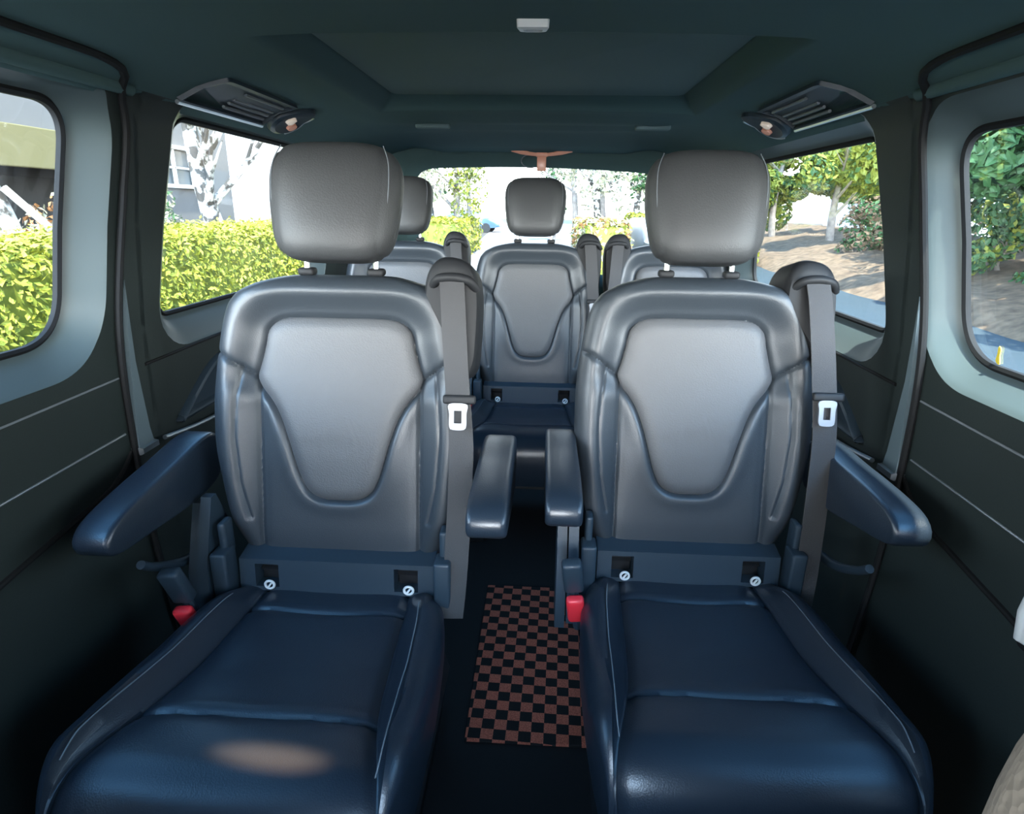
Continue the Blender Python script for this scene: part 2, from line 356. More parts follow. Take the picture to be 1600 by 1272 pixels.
# cushion --------------------------------------------------------
Q0, Q1 = 0.03, 0.585
def avg(q, xs_, ys_, w_): return float(np.mean(np.interp(q+np.linspace(-w_, w_, 9), xs_, ys_)))
def bq(q): return float(avg(q, [0.0, 0.10, 0.25, 0.36, 0.45, 0.52, 0.60], [0.150, 0.157, 0.165, 0.174, 0.190, 0.212, 0.222], 0.04))
def hq(q): return float(avg(q, [0.0, 0.06, 0.16, 0.30, 0.42, 0.50, 0.54, 0.57, 0.60], [0.218, 0.228, 0.248, 0.257, 0.256, 0.250, 0.242, 0.232, 0.222], 0.03))
def ztop(q): return float(avg(q, [0.0, 0.05, 0.15, 0.28, 0.38, 0.46, 0.50, 0.60], [0.388, 0.394, 0.400, 0.405, 0.422, 0.436, 0.438, 0.436], 0.03))
def cushion_meshes():
    R = 0.085
    qs = [(q, 0.0, ztop(q)) for q in np.linspace(Q0, Q1-R, 120)]
    zt = qs[-1][2]
    for a in np.linspace(0, PI/2, 18)[1:]:
        qs.append((Q1-R+R*math.sin(a), a, zt-R*(1-math.cos(a))))
    for k in range(1, 12): qs.append((Q1+0.002-0.03*(k/11)**2, PI/2, zt-R-0.115*k/11))
    parts = {'mid': [], 'l': [], 'r': []}
    for q, a, z in qs:
        hw = hq(q); b = min(bq(q), hw-0.012); zb = 0.20
        fall = sst(0, 1, (a/(PI/2)))
        bol = 0.030*(1-fall*0.7)*float(sst(0.0, 0.12, q))
        rr = 0.045
        # centre
        xm = np.linspace(-b, b, 64); row = []
        for x in xm:
            e = b-abs(x); dz = -0.008*math.exp(-(e/0.010)**2)-0.004*math.exp(-(e/0.03)**2)-0.006*math.exp(-((x)/0.12)**2)*(1-fall)
            for c, dep in ((0.405, 0.0065), (0.105, 0.006)):
                dq = q-c-0.012*(x/b)**2*(1 if c > 0.3 else -0.3)
                dz += -dep*math.exp(-(dq/0.0040)**2)-0.003*math.exp(-(dq/0.016)**2)+0.0012*math.exp(-((dq+0.018)/0.012)**2)
            row.append((x, -q-(0 if a == 0 else dz*math.sin(a)), z+dz*max(math.cos(a), 0.15)))
        parts['mid'].append(row)
        for s, key in ((-1, 'l'), (1, 'r')):
            row = [(s*b, row_e[1], row_e[2]) for row_e in [parts['mid'][-1][0 if s < 0 else -1]]]
            w_ = hw-b
            for u in np.linspace(0, 1, 16)[1:]:
                x = b+(w_-rr*min(1, w_/0.06))*u
                e = x-b
                h = bol*float(sst(0, 1, min(e/0.05, 1)))-0.008*math.exp(-(e/0.010)**2)
                ds = abs(x-(b+0.60*w_)); h -= 0.004*math.exp(-(ds/0.0040)**2)
                row.append((s*x, -q, z+h*max(math.cos(a), 0.35)))
            rrr = rr*min(1, w_/0.06); x0 = hw-rrr; z0 = z+bol*max(math.cos(a), 0.35)
            for an in np.linspace(0, PI/2, 10)[1:]:
                row.append((s*(x0+rrr*math.sin(an)), -q, z0-rrr*(1-math.cos(an))))
            zz = z0-rrr
            for k in range(1, 9): row.append((s*(hw-0.03*(k/8)**2), -q, zz+(min(zb, zz-0.005)-zz)*k/8-0.0))
            parts[key].append(row)
    out = {}
    for k, rows in parts.items():
        b = B(); b.loft(rows, closed=False, cap=False); out[k] = b.mesh('cushion_'+k)
    return out
def tubecurve(pts, n, r, name='seam'):
    p = smooth_poly(pts, n, closed=False); b = B(); b.tube(p, r, 6); return b.mesh(name)

MESH = {}
def build_seat_meshes():
    MESH['backrest'] = make_backrest(); MESH['pad'] = make_pad(); MESH['headrest'] = make_headrest()
    cm = cushion_meshes(); MESH['mid'] = cm['mid']; MESH['bl'] = cm['l']; MESH['br'] = cm['r']
    MESH['post'] = B().tube([BP(0, 0.58, -0.03), BP(0, 0.72, -0.01)], 0.0065, 12).mesh('post')
    MESH['sleeve'] = B().box(BP(0, 0.662, -0.02), (0.034, 0.030, 0.016), 0.006).mesh('sleeve')
    # anchor panel with two recessed slots
    b = B(); z0, z1, y = 0.386, 0.460, -0.034
    xs = [-0.205, -0.172, -0.122, 0.122, 0.172, 0.205]; zs = [z0, 0.396, 0.449, z1]
    yy = lambda z: y+0.010*((z-z0)/0.1)
    idx = {}; V = []; F = []
    for i, x in enumerate(xs):
        for j, z in enumerate(zs): idx[i, j] = len(V); V.append((x, yy(z), z))
    for i in range(5):
        for j in range(3):
            if j == 1 and i in (1, 3): continue
            F.append((idx[i, j], idx[i+1, j], idx[i+1, j+1], idx[i, j+1]))
    b.add(V, F)
    for xa, xb in ((-0.172, -0.122), (0.122, 0.172)):           # slot walls
        o = [(xa, yy(0.396), 0.396), (xb, yy(0.396), 0.396), (xb, yy(0.449), 0.449), (xa, yy(0.449), 0.449)]
        inn = [(p[0], p[1]+0.04, p[2]) for p in o]; b.loft([o, inn], cap=False)
    top = [(-0.205, yy(z1), z1), (0.205, yy(z1), z1), (0.205, 0.03, z1+0.012), (-0.205, 0.03, z1+0.012)]
    b.add(top, [(0, 1, 2, 3)])
    for s in (-1, 1): b.add([(s*0.205, yy(z0), z0), (s*0.205, yy(z1), z1), (s*0.205, 0.03, z1+0.012), (s*0.205, 0.03, z0)], [(0, 1, 2, 3)])
    MESH['anchor'] = b.mesh('anchor_panel')
    MESH['slot'] = B().box((0, 0, 0), (0.044, 0.006, 0.062), 0.002).add([(-0.022, -0.012, 0.004), (0.022, -0.012, 0.004), (0.022, 0.0, 0.010), (-0.022, 0.0, 0.010)], [(0, 1, 2, 3)]).mesh('slot')
    b = B(); b.tube([(0.0095*math.cos(a), 0, 0.0095*math.sin(a)) for a in np.linspace(0, 2*PI, 18)], 0.0028, 6)
    b.box((0.0, 0, -0.001), (0.004, 0.004, 0.013), 0.001, (0, 0.6, 0)); MESH['emblem'] = b.mesh('emblem')
    # recliner covers: two blades and a plate
    b = B()
    b.prism([(-0.03, 0.30), (0.05, 0.30), (0.10, 0.50), (0.055, 0.60), (0.035, 0.60), (-0.02, 0.46)], 0, -0.011, 0.011)
    MESH['blade'] = b.mesh('recliner_blade')
    MESH['hinge'] = B().box((0, -0.045, 0.43), (0.034, 0.05, 0.125), 0.006).box((0, -0.02, 0.51), (0.016, 0.04, 0.08), 0.006).mesh('hinge_cover')
    # armrest: side outline lofted across
    up_ = smooth_poly([(0.06, 0.030), (-0.10, 0.034), (-0.22, 0.032), (-0.29, 0.024), (-0.318, 0.006), (-0.320, -0.016), (-0.300, -0.034), (-0.20, -0.056), (-0.08, -0.080), (0.04, -0.085), (0.085, -0.04)], 72)
    loops = []
    for x, k in ((-0.034, 0.86), (-0.0325, 0.93), (-0.029, 0.975), (-0.023, 1.0), (0.023, 1.0), (0.029, 0.975), (0.0325, 0.93), (0.034, 0.86)):
        cy, cz = -0.12, -0.012
        loops.append([(x, cy+(p[0]-cy)*(1-(1-k)*0.35), cz+(p[1]-cz)*k) for p in up_])
    MESH['armrest'] = B().loft(loops).mesh('armrest')
    MESH['armpivot'] = B().tube([(-0.03, 0.03, -0.03), (0.03, 0.03, -0.03)], 0.035, 20).mesh('armrest_pivot')
    # base
    b = B(); b.prism([(-0.235, 0.20), (-0.20, 0.33), (0.20, 0.33), (0.235, 0.20)], 1, -0.50, -0.03); MESH['base'] = b.mesh('seat_base')
    b = B(); b.prism([(-0.50, 0.20), (-0.06, 0.20), (-0.02, 0.03), (-0.45, 0.03)], 0, -0.02, 0.02); MESH['leg'] = b.mesh('leg')
    MESH['rail'] = B().box((0, -0.25, 0.015), (0.05, 0.62, 0.03), 0.006).mesh('rail')
    MESH['buckle'] = B().box((0, 0, 0.045), (0.030, 0.020, 0.062), 0.006).tube([(0, 0, -0.08), (0, 0, 0.02)], 0.007, 8).mesh('buckle')
    MESH['button'] = B().box((0, -0.004, 0), (0.027, 0.016, 0.052), 0.006).mesh('button')
    MESH['lever'] = B().tube(smooth_poly([(0, 0.03, 0.44), (0, -0.05, 0.46), (0, -0.13, 0.50), (0, -0.17, 0.53)], 16, False), [0.012-0.003*i/15 for i in range(16)], 10).mesh('side_lever')
    # shoulder belt guide, webbing and tongue
    g = [(0.178, 0.60), (0.182, 0.655), (0.200, 0.686), (0.226, 0.694), (0.262, 0.684), (0.282, 0.655), (0.288, 0.60), (0.286, 0.52), (0.280, 0.46), (0.262, 0.44), (0.24, 0.50), (0.20, 0.56)]
    g = smooth_poly(g, 60); c = g.mean(0); loops = []
    for d, k in ((-0.10, 0.90), (-0.095, 0.97), (-0.08, 1.0), (0.005, 1.0), (0.02, 0.97), (0.028, 0.90), (0.030, 0.75)):
        loops.append([BP(*(c+(p-c)*k), d) for p in g])
    MESH['guide'] = B().loft(loops).mesh('belt_guide')
    b = B(); lip = smooth_poly([BP(0.196, 0.632, 0.022), BP(0.21, 0.645, 0.040), BP(0.24, 0.648, 0.044), BP(0.268, 0.642, 0.040), BP(0.282, 0.626, 0.022)], 24, False)
    b.tube(lip, 0.0095, 10); MESH['guidelip'] = b.mesh('guide_lip')
    def strap(path, w0, th=0.0016):
        loops = []
        for x, t, d, tw in path:
            hw = w0/2; c_, s_ = math.cos(tw), math.sin(tw)
            q = [(-hw, -th), (-hw*0.5, -th*1.2), (0, -th*1.25), (hw*0.5, -th*1.2), (hw, -th), (hw, th), (0, th*1.25), (-hw, th)]
            loops.append([BP(x+a*c_-e*s_, t, d+a*s_+e*c_) for a, e in q])
        return B().loft(loops)
    pth = smooth_poly([(0.236, 0.640, 0.045, 0.05), (0.240, 0.60, 0.054, 0.06), (0.246, 0.52, 0.064, 0.10), (0.254, 0.42, 0.070, 0.16), (0.262, 0.32, 0.070, 0.10), (0.262, 0.24, 0.066, 0.05), (0.258, 0.12, 0.062, 0.0), (0.252, 0.0, 0.060, -0.06), (0.246, -0.07, 0.058, -0.1)], 60, False)
    MESH['strap'] = strap(pth, 0.048).mesh('belt_webbing')
    b = B()
    b.box(BP(0.259, 0.402, 0.080), (0.064, 0.014, 0.018), 0.005, Matrix.Rotation(-0.21, 3, 'X'))
    MESH['tonguebar'] = b.mesh('tongue_bar')
    b = B(); o = smooth_poly([(-0.017, 0.0), (0.017, 0.0), (0.0165, -0.02), (0.0165, -0.045), (0.011, -0.052), (-0.011, -0.052), (-0.0165, -0.045), (-0.0165, -0.02)], 32); i_ = smooth_poly([(-0.0075, -0.014), (0.0075, -0.014), (0.0075, -0.038), (-0.0075, -0.038)], 32)
    # ring plate
    k0 = int(np.argmin(np.hypot(i_[:, 0]-o[0, 0]*0.44, i_[:, 1]-o[0, 1])))
    def off(p, d): return BP(0.257+p[0], 0.393+p[1], d)
    ctr = np.array((0, -0.026)); oi = []
    for p in o:
        v = p-ctr; oi.append(ctr+np.array((np.clip(v[0]*0.47, -0.0075, 0.0075), np.clip(v[1]*0.6, -0.013, 0.013))))
    b.loft([[off(p, 0.086) for p in o], [off(p, 0.086) for p in oi], [off(p, 0.083) for p in oi], [off(p, 0.083) for p in o], [off(p, 0.086) for p in o]], cap=False)
    MESH['tongue'] = b.mesh('tongue')
    # stitched welts
    for s, k in ((1, 'r'), (-1, 'l')):
        pts = []
        for q in np.linspace(0.10, 0.535, 24):
            b_ = bq(q); h = hq(q); x = b_+0.60*(h-b_-0.045)+0.004
            pts.append((s*(x+0.006), -q, ztop(q)+0.0285*float(sst(0, 0.12, q))-(0.0 if q < 0.5 else (q-0.5)*0.35)))
        MESH['welt'+k] = tubecurve(pts, 60, 0.0011)
        MESH['hseam'+k] = tubecurve([BP(s*x, t, d) for x, t, d in ((0.095, 0.708, 0.050), (0.108, 0.76, 0.056), (0.114, 0.82, 0.056), (0.112, 0.87, 0.050), (0.100, 0.905, 0.040))], 40, 0.0011)
build_seat_meshes()
def part(name, key, m, parent, loc=(0, 0, 0), rot=(0, 0, 0), label=None):
    o = link(name, MESH[key], m, parent); o.location = loc; o.rotation_euler = rot
    if not MESH[key].get('sharp'):
        mod_sharp(MESH[key], 45); MESH[key]['sharp'] = 1
    if label: o['label'] = label
    return o
def make_seat(x, y, label, arms=None, guide=True, mirror_guide=False, lever=0):
    t = empty('passenger_seat', (x, y, 0), label, 'seat', 'black leather passenger seats')
    part('backrest', 'backrest', LEATHER, t)
    part('center_panel', 'pad', LEATHER2, t, label='smoother grey leather shield-shaped centre of the backrest')
    h = part('headrest', 'headrest', LEATHERH, t)
    for s in (-1, 1):
        part('post', 'post', STEEL, h, (s*0.072, 0, 0), label='chrome headrest post'); part('sleeve', 'sleeve', BLACK, h, (s*0.072, 0, 0))
        part('stitching', 'hseam'+('r' if s > 0 else 'l'), STITCH, h, label='pale stitched seam')
    part('seat_cushion', 'mid', LEATHER_SHADED, t)
    for s, k in ((-1, 'l'), (1, 'r')):
        bo = part('side_bolster', 'b'+k, LEATHER_SHADED, t); part('stitching', 'welt'+k, STITCH, bo)
        ho = part('hinge_cover', 'hinge', PLASTIC, t, (s*0.228, 0, 0))
    part('recliner_blade', 'blade', PLASTIC, t, (-0.262, -0.05, 0)); part('recliner_blade', 'blade', PLASTIC, t, (-0.287, -0.04, -0.02))
    a = part('anchor_panel', 'anchor', PLASTIC, t)
    for s in (-1, 1):
        part('anchor_slot', 'slot', BLACK, a, (s*0.147, 0.004, 0.420)); part('emblem', 'emblem', WHITEP, a, (s*0.147+0.006, -0.036, 0.403), label='small white child-seat anchor emblem')
    part('seat_base', 'base', BLACK, t)
    for s in (-1, 1): part('leg', 'leg', BLACK, t, (s*0.18, 0, 0)); part('rail', 'rail', BLACK, t, (s*0.18, 0, 0))
    bk = part('buckle', 'buckle', PLASTIC, t, (-0.260, -0.130, 0.412), (0.30, -0.12, 0))
    bk.scale = (1.4, 1.4, 1.4)
    part('release_button', 'button', RED, bk, (0, -0.012, -0.012), label='bright red buckle button')
    if arms:
        for s, tilt, z, ax_, ay_ in arms:
            ar = part('armrest', 'armrest', LEATHER_SHADED, t, (s*0.325+ax_, ay_, z), (tilt, 0, 0))
            part('armrest_pivot', 'armpivot', BLACK, ar)
    if lever: part('side_lever', 'lever', PLASTIC, t, (lever*0.315, 0, 0))
    if guide:
        g = part('belt_guide', 'guide', BLACK, t); part('guide_lip', 'guidelip', BLACK, g)
        sb = part('seat_belt', 'strap', WEB, t, label='dark webbing belt hanging down from the shoulder')
        part('tongue_bar', 'tonguebar', BLACK, sb); part('tongue', 'tongue', TONGUE, sb, label='pale metal buckle tongue')
        if mirror_guide:
            for o in (g, sb): o.scale = (-1, 1, 1)
    return t
seatL = make_seat(-0.395, 1.158, 'nearer black leather seat on the hedge side, its belt hanging beside the aisle', arms=[(-1, 0.12, 0.665, -0.005, 0.055), (1, -0.02, 0.675, 0.006, 0.085)], lever=-1)
seatL.scale = (1.05, 1, 1)
seatR = make_seat(0.386, 1.250, 'nearer black leather seat on the asphalt side, its belt hanging beside the wall', arms=[(-1, -0.02, 0.675, 0.028, 0.045), (1, -0.01, 0.665, -0.012, 0.045)], lever=1)
make_seat(-0.005, 2.565, 'black leather middle seat of the back row, seen between the two nearer seats')
make_seat(-0.575, 2.565, 'back row seat half hidden behind the nearer seat on the hedge side')
make_seat(0.585, 2.565, 'back row seat mostly hidden behind the nearer seat on the asphalt side', mirror_guide=True)

# ------------------------------------------------------------------ vehicle shell
CXB = -0.03
def wx(z): return float(np.interp(z, [0.0, 0.25, 0.5, 0.715, 0.92, 1.15, 1.37, 1.41, 1.45, 1.475], [0.80, 0.835, 0.852, 0.856, 0.850, 0.822, 0.785, 0.765, 0.70, 0.60]))
def wpt(s, y, z, d=0.0): return (CXB+s*(wx(z)+d), y, z)
def rounded_quad(c, radii, n=16):
    """c: four corners in order, rounded"""
    out = []
    for i in range(4):
        p = np.array(c[i], float); a = np.array(c[i-1], float); b = np.array(c[(i+1) % 4], float)
        u = (a-p)/np.linalg.norm(a-p); v = (b-p)/np.linalg.norm(b-p); r = radii[i]
        for k in range(n+1):
            t = k/n; q = (1-t)**2*(p+u*r)+2*t*(1-t)*p+t*t*(p+v*r); out.append(q)
    P = np.array(out); Q = np.vstack([P, P[:1]]); L = np.r_[0, np.cumsum(np.linalg.norm(np.diff(Q, axis=0), axis=1))]
    s = np.linspace(0, L[-1], 360, endpoint=False)
    return np.c_[np.interp(s, L, Q[:, 0]), np.interp(s, L, Q[:, 1])]
def offs(P, d):
    t = np.roll(P, -1, 0)-np.roll(P, 1, 0); t /= np.linalg.norm(t, axis=1)[:, None]
    n = np.c_[t[:, 1], -t[:, 0]]; c = P.mean(0)
    if ((P-c)*n).sum() < 0: n = -n
    return P+n*np.asarray(d).reshape(-1, 1)
def ring_panel(hole, y0, y1, z0, z1, place, prof):
    """a wall panel lofted from its rectangle to the window outline, then rolled out to the glass"""
    c = hole.mean(0); Q = []
    for p in hole:
        v = p-c; k = []
        if abs(v[0]) > 1e-9: k.append(((y1 if v[0] > 0 else y0)-c[0])/v[0])
        if abs(v[1]) > 1e-9: k.append(((z1 if v[1] > 0 else z0)-c[1])/v[1])
        Q.append(c+v*min(k))
    Q = np.array(Q)
    for cor in ((y0, z0), (y0, z1), (y1, z0), (y1, z1)):
        i = int(np.argmin(np.hypot(Q[:, 0]-cor[0], Q[:, 1]-cor[1]))); Q[i] = cor
    first = offs(hole, prof[0][0]); first[:, 0] = np.clip(first[:, 0], y0+0.004, y1-0.004); first[:, 1] = np.clip(first[:, 1], z0, z1-0.004)
    rings = []
    for k in range(9):
        t = k/9; r = Q*(1-t)+first*t; rings.append([place(p[0], p[1], 0.0) for p in r])
    for o_, d in prof:
        r = offs(hole, o_); r[:, 0] = np.clip(r[:, 0], y0+0.004, y1-0.004); r[:, 1] = np.clip(r[:, 1], z0, z1-0.004)
        rings.append([place(p[0], p[1], d) for p in r])
    b = B(); b.loft(rings[:10], cap=False); r2 = B(); r2.loft(rings[9:], cap=False); return b, r2
REVEAL = [(0.062, 0.0), (0.057, 0.004), (0.050, 0.012), (0.018, 0.040), (0.007, 0.050), (0.0, 0.056)]
def door_card_d(z):
    return 0.0
SIDES = ((-1, 'left', 'hedge side'), (1, 'right', 'asphalt side'))
HOLE_D = {-1: [(0.12, 0.930), (1.155, 0.930), (1.215, 1.378), (0.12, 1.378)], 1: [(0.12, 0.930), (1.215, 0.930), (1.285, 1.348), (0.12, 1.348)]}
HOLE_Q = {-1: [(1.475, 0.925), (2.50, 0.925), (2.44, 1.392), (1.555, 1.396)], 1: [(1.475, 0.925), (2.50, 0.925), (2.44, 1.368), (1.572, 1.368)]}
HOLE_F = [(-0.98, 0.930), (-0.18, 0.930), (-0.18, 1.365), (-0.55, 1.365)]
wn = 0
for s, nm, lab in SIDES:
    for nmp, hole, rad, y0, y1 in (('door', HOLE_D[s], (0.08, 0.10, 0.08, 0.08), 0.0, 1.350), ('quarter', HOLE_Q[s], (0.05, 0.07, 0.07, 0.045), 1.335, 3.34), ('front', HOLE_F, (0.06,)*4, -1.30, 0.0)):
        H = rounded_quad(hole, rad)
        zt = 1.415
        wall, surround = ring_panel(H, y0, y1, 0.0, zt, lambda y, z, d, s=s: wpt(s, y, z, d), REVEAL if nmp == 'front' or (nmp == 'door' and s < 0) else [(0.048, 0.0), (0.043, 0.004), (0.036, 0.012), (0.016, 0.040), (0.007, 0.050), (0.0, 0.056)] if nmp == 'door' else [(0.075, 0.0), (0.068, 0.006), (0.045, 0.016), (0.012, 0.046), (0.004, 0.052), (0.0, 0.056)])
        o = wall.obj('wall_'+nm, TRIM); tag(o, kind='structure')
        tag(surround.obj('trim_%d' % (40+wn), SURROUND), kind='structure')
        # rubber seal round the glass and the pane itself
        pts = [wpt(s, p[0], p[1], 0.054) for p in H]; b = B()
        V = []; n = len(pts)
        ring = [[wpt(s, *q, 0.050) for q in offs(H, 0.004)], [wpt(s, *q, 0.046) for q in offs(H, -0.002)], [wpt(s, *q, 0.050) for q in offs(H, -0.008)], [wpt(s, *q, 0.060) for q in offs(H, -0.008)]]
        b.loft(ring, cap=False); wn += 1
        so = b.obj('trim_%d' % wn, SEAL); tag(so, kind='structure')
        c = H.mean(0); rings = [[wpt(s, *(c+(q-c)*k), 0.057) for q in offs(H, 0.002)] for k in (1, 0.75, 0.5, 0.25, 0.02)]
        b = B(); b.loft(rings, cap=True)
        g = b.obj('window_%d' % wn, GLASS); tag(g, kind='structure')
for s in (-1, 1):      # body post behind the joint of the door and the quarter panel
    yj = 1.335
    b = B(); b.loft([[wpt(s, yj+0.004, z, 0.020), wpt(s, yj+0.06, z, 0.024), wpt(s, yj+0.06, z, 0.05), wpt(s, yj+0.004, z, 0.05)] for z in np.linspace(0, 1.40, 15)])
    tag(b.obj('trim_%d' % (51+s), SEAL), kind='structure')
# headliner -------------------------------------------------------
def ceil_z(x):
    a = abs(x-CXB); return float(np.interp(a, [0, 0.35, 0.50, 0.60, 0.70, 0.765, 0.80], [1.492, 1.490, 1.484, 1.475, 1.45, 1.41, 1.385]))
xs = []; ys = list(np.linspace(-1.3, 3.34, 60))
RX0, RX1, RY0, RY1 = -0.50, 0.50, 1.22, 2.13
def recess(x, y):
    e = min(x-RX0, RX1-x, y-RY0, RY1-y); return 0.05*float(sst(-0.005, 0.06, e))
xs = sorted(set(list(np.round(np.linspace(CXB-0.784, CXB+0.784, 63), 4))+list(np.round(np.linspace(RX0-0.02, RX0+0.08, 14), 4))+list(np.round(np.linspace(RX1-0.08, RX1+0.02, 14), 4))))
ys = sorted(set(list(np.round(np.linspace(-1.3, 3.34, 70), 4))+list(np.round(np.linspace(RY0-0.02, RY0+0.08, 14), 4))+list(np.round(np.linspace(RY1-0.08, RY1+0.02, 14), 4))))
def ribs(y):
    # cross member behind the recess, then a roll and a dip down to the tailgate
    return -0.020*math.exp(-((y-2.30)/0.07)**2)-0.012*math.exp(-((y-2.56)/0.05)**2)-0.030*float(sst(2.6, 3.34, y))-0.008*math.exp(-((y-3.00)/0.10)**2)
b = B(); b.loft([[(x, y, ceil_z(x)+recess(x, y)+ribs(y)*float(sst(0.60, 0.42, abs(x-CXB)))) for x in xs] for y in ys], closed=False, cap=False)
tag(b.obj('ceiling', HEAD), kind='structure')
# roof blind panel sitting up in the recess
b = B(); pr = rounded_quad([(RX0+0.055, RY0+0.05), (RX1-0.055, RY0+0.05), (RX1-0.055, RY1-0.055), (RX0+0.055, RY1-0.055)], (0.03,)*4)
b.loft([[(p[0], p[1], 1.538) for p in offs(pr, -0.002)], [(p[0], p[1], 1.530) for p in pr], [(p[0], p[1], 1.528) for p in offs(pr, -0.008)]])
tag(b.obj('roof_blind', HEADP), 'lighter grey fabric blind panel set into the dark headliner', 'roof panel')
# floor, front bulkhead
B().box((CXB, 1.0, -0.03), (1.66, 4.7, 0.06)).obj('floor', FLOORM, smooth=False)['kind'] = 'structure'
B().box((CXB, -1.33, 0.46), (1.80, 0.06, 0.92)).box((CXB, -1.10, 0.86), (1.72, 0.45, 0.10), 0.03).obj('wall_front', BLACK)['kind'] = 'structure'
pane = [(CXB-0.70, 0.92), (CXB+0.70, 0.92), (CXB+0.60, 1.475), (CXB-0.60, 1.475)]
B().add([(x, -1.31, z) for x, z in pane], [(0, 1, 2, 3)]).obj('window_8', GLASS, smooth=False)['kind'] = 'structure'
# tailgate
HT = rounded_quad([(-0.62, 0.86), (0.62, 0.86), (0.63, 1.368), (-0.645, 1.378)], (0.08, 0.08, 0.11, 0.11))
def tail(x, z, d):
    zz = z+(0.022*(1-((x-CXB)/0.62)**2) if z > 1.2 and abs(x-CXB) < 0.62 else 0)*sst(1.15, 1.36, z)
    return (x, 3.30+0.04*(1-((x-CXB)/0.8)**2)+d-0.06*float(sst(0.9, 1.45, z)), zz)
wallr, sur = ring_panel(HT, CXB-0.86, CXB+0.86, 0.0, 1.50, tail, [(0.06, 0.0), (0.05, 0.004), (0.02, 0.02), (0.0, 0.05)])
tag(wallr.obj('wall_rear', HEAD), kind='structure'); tag(sur.obj('trim_49', HEAD), kind='structure')
c = HT.mean(0); b = B(); b.loft([[tail(*(c+(q-c)*k), 0.052) for q in offs(HT, 0.002)] for k in (1, 0.75, 0.5, 0.25, 0.02)])
tag(b.obj('window_7', GLASS), kind='structure')
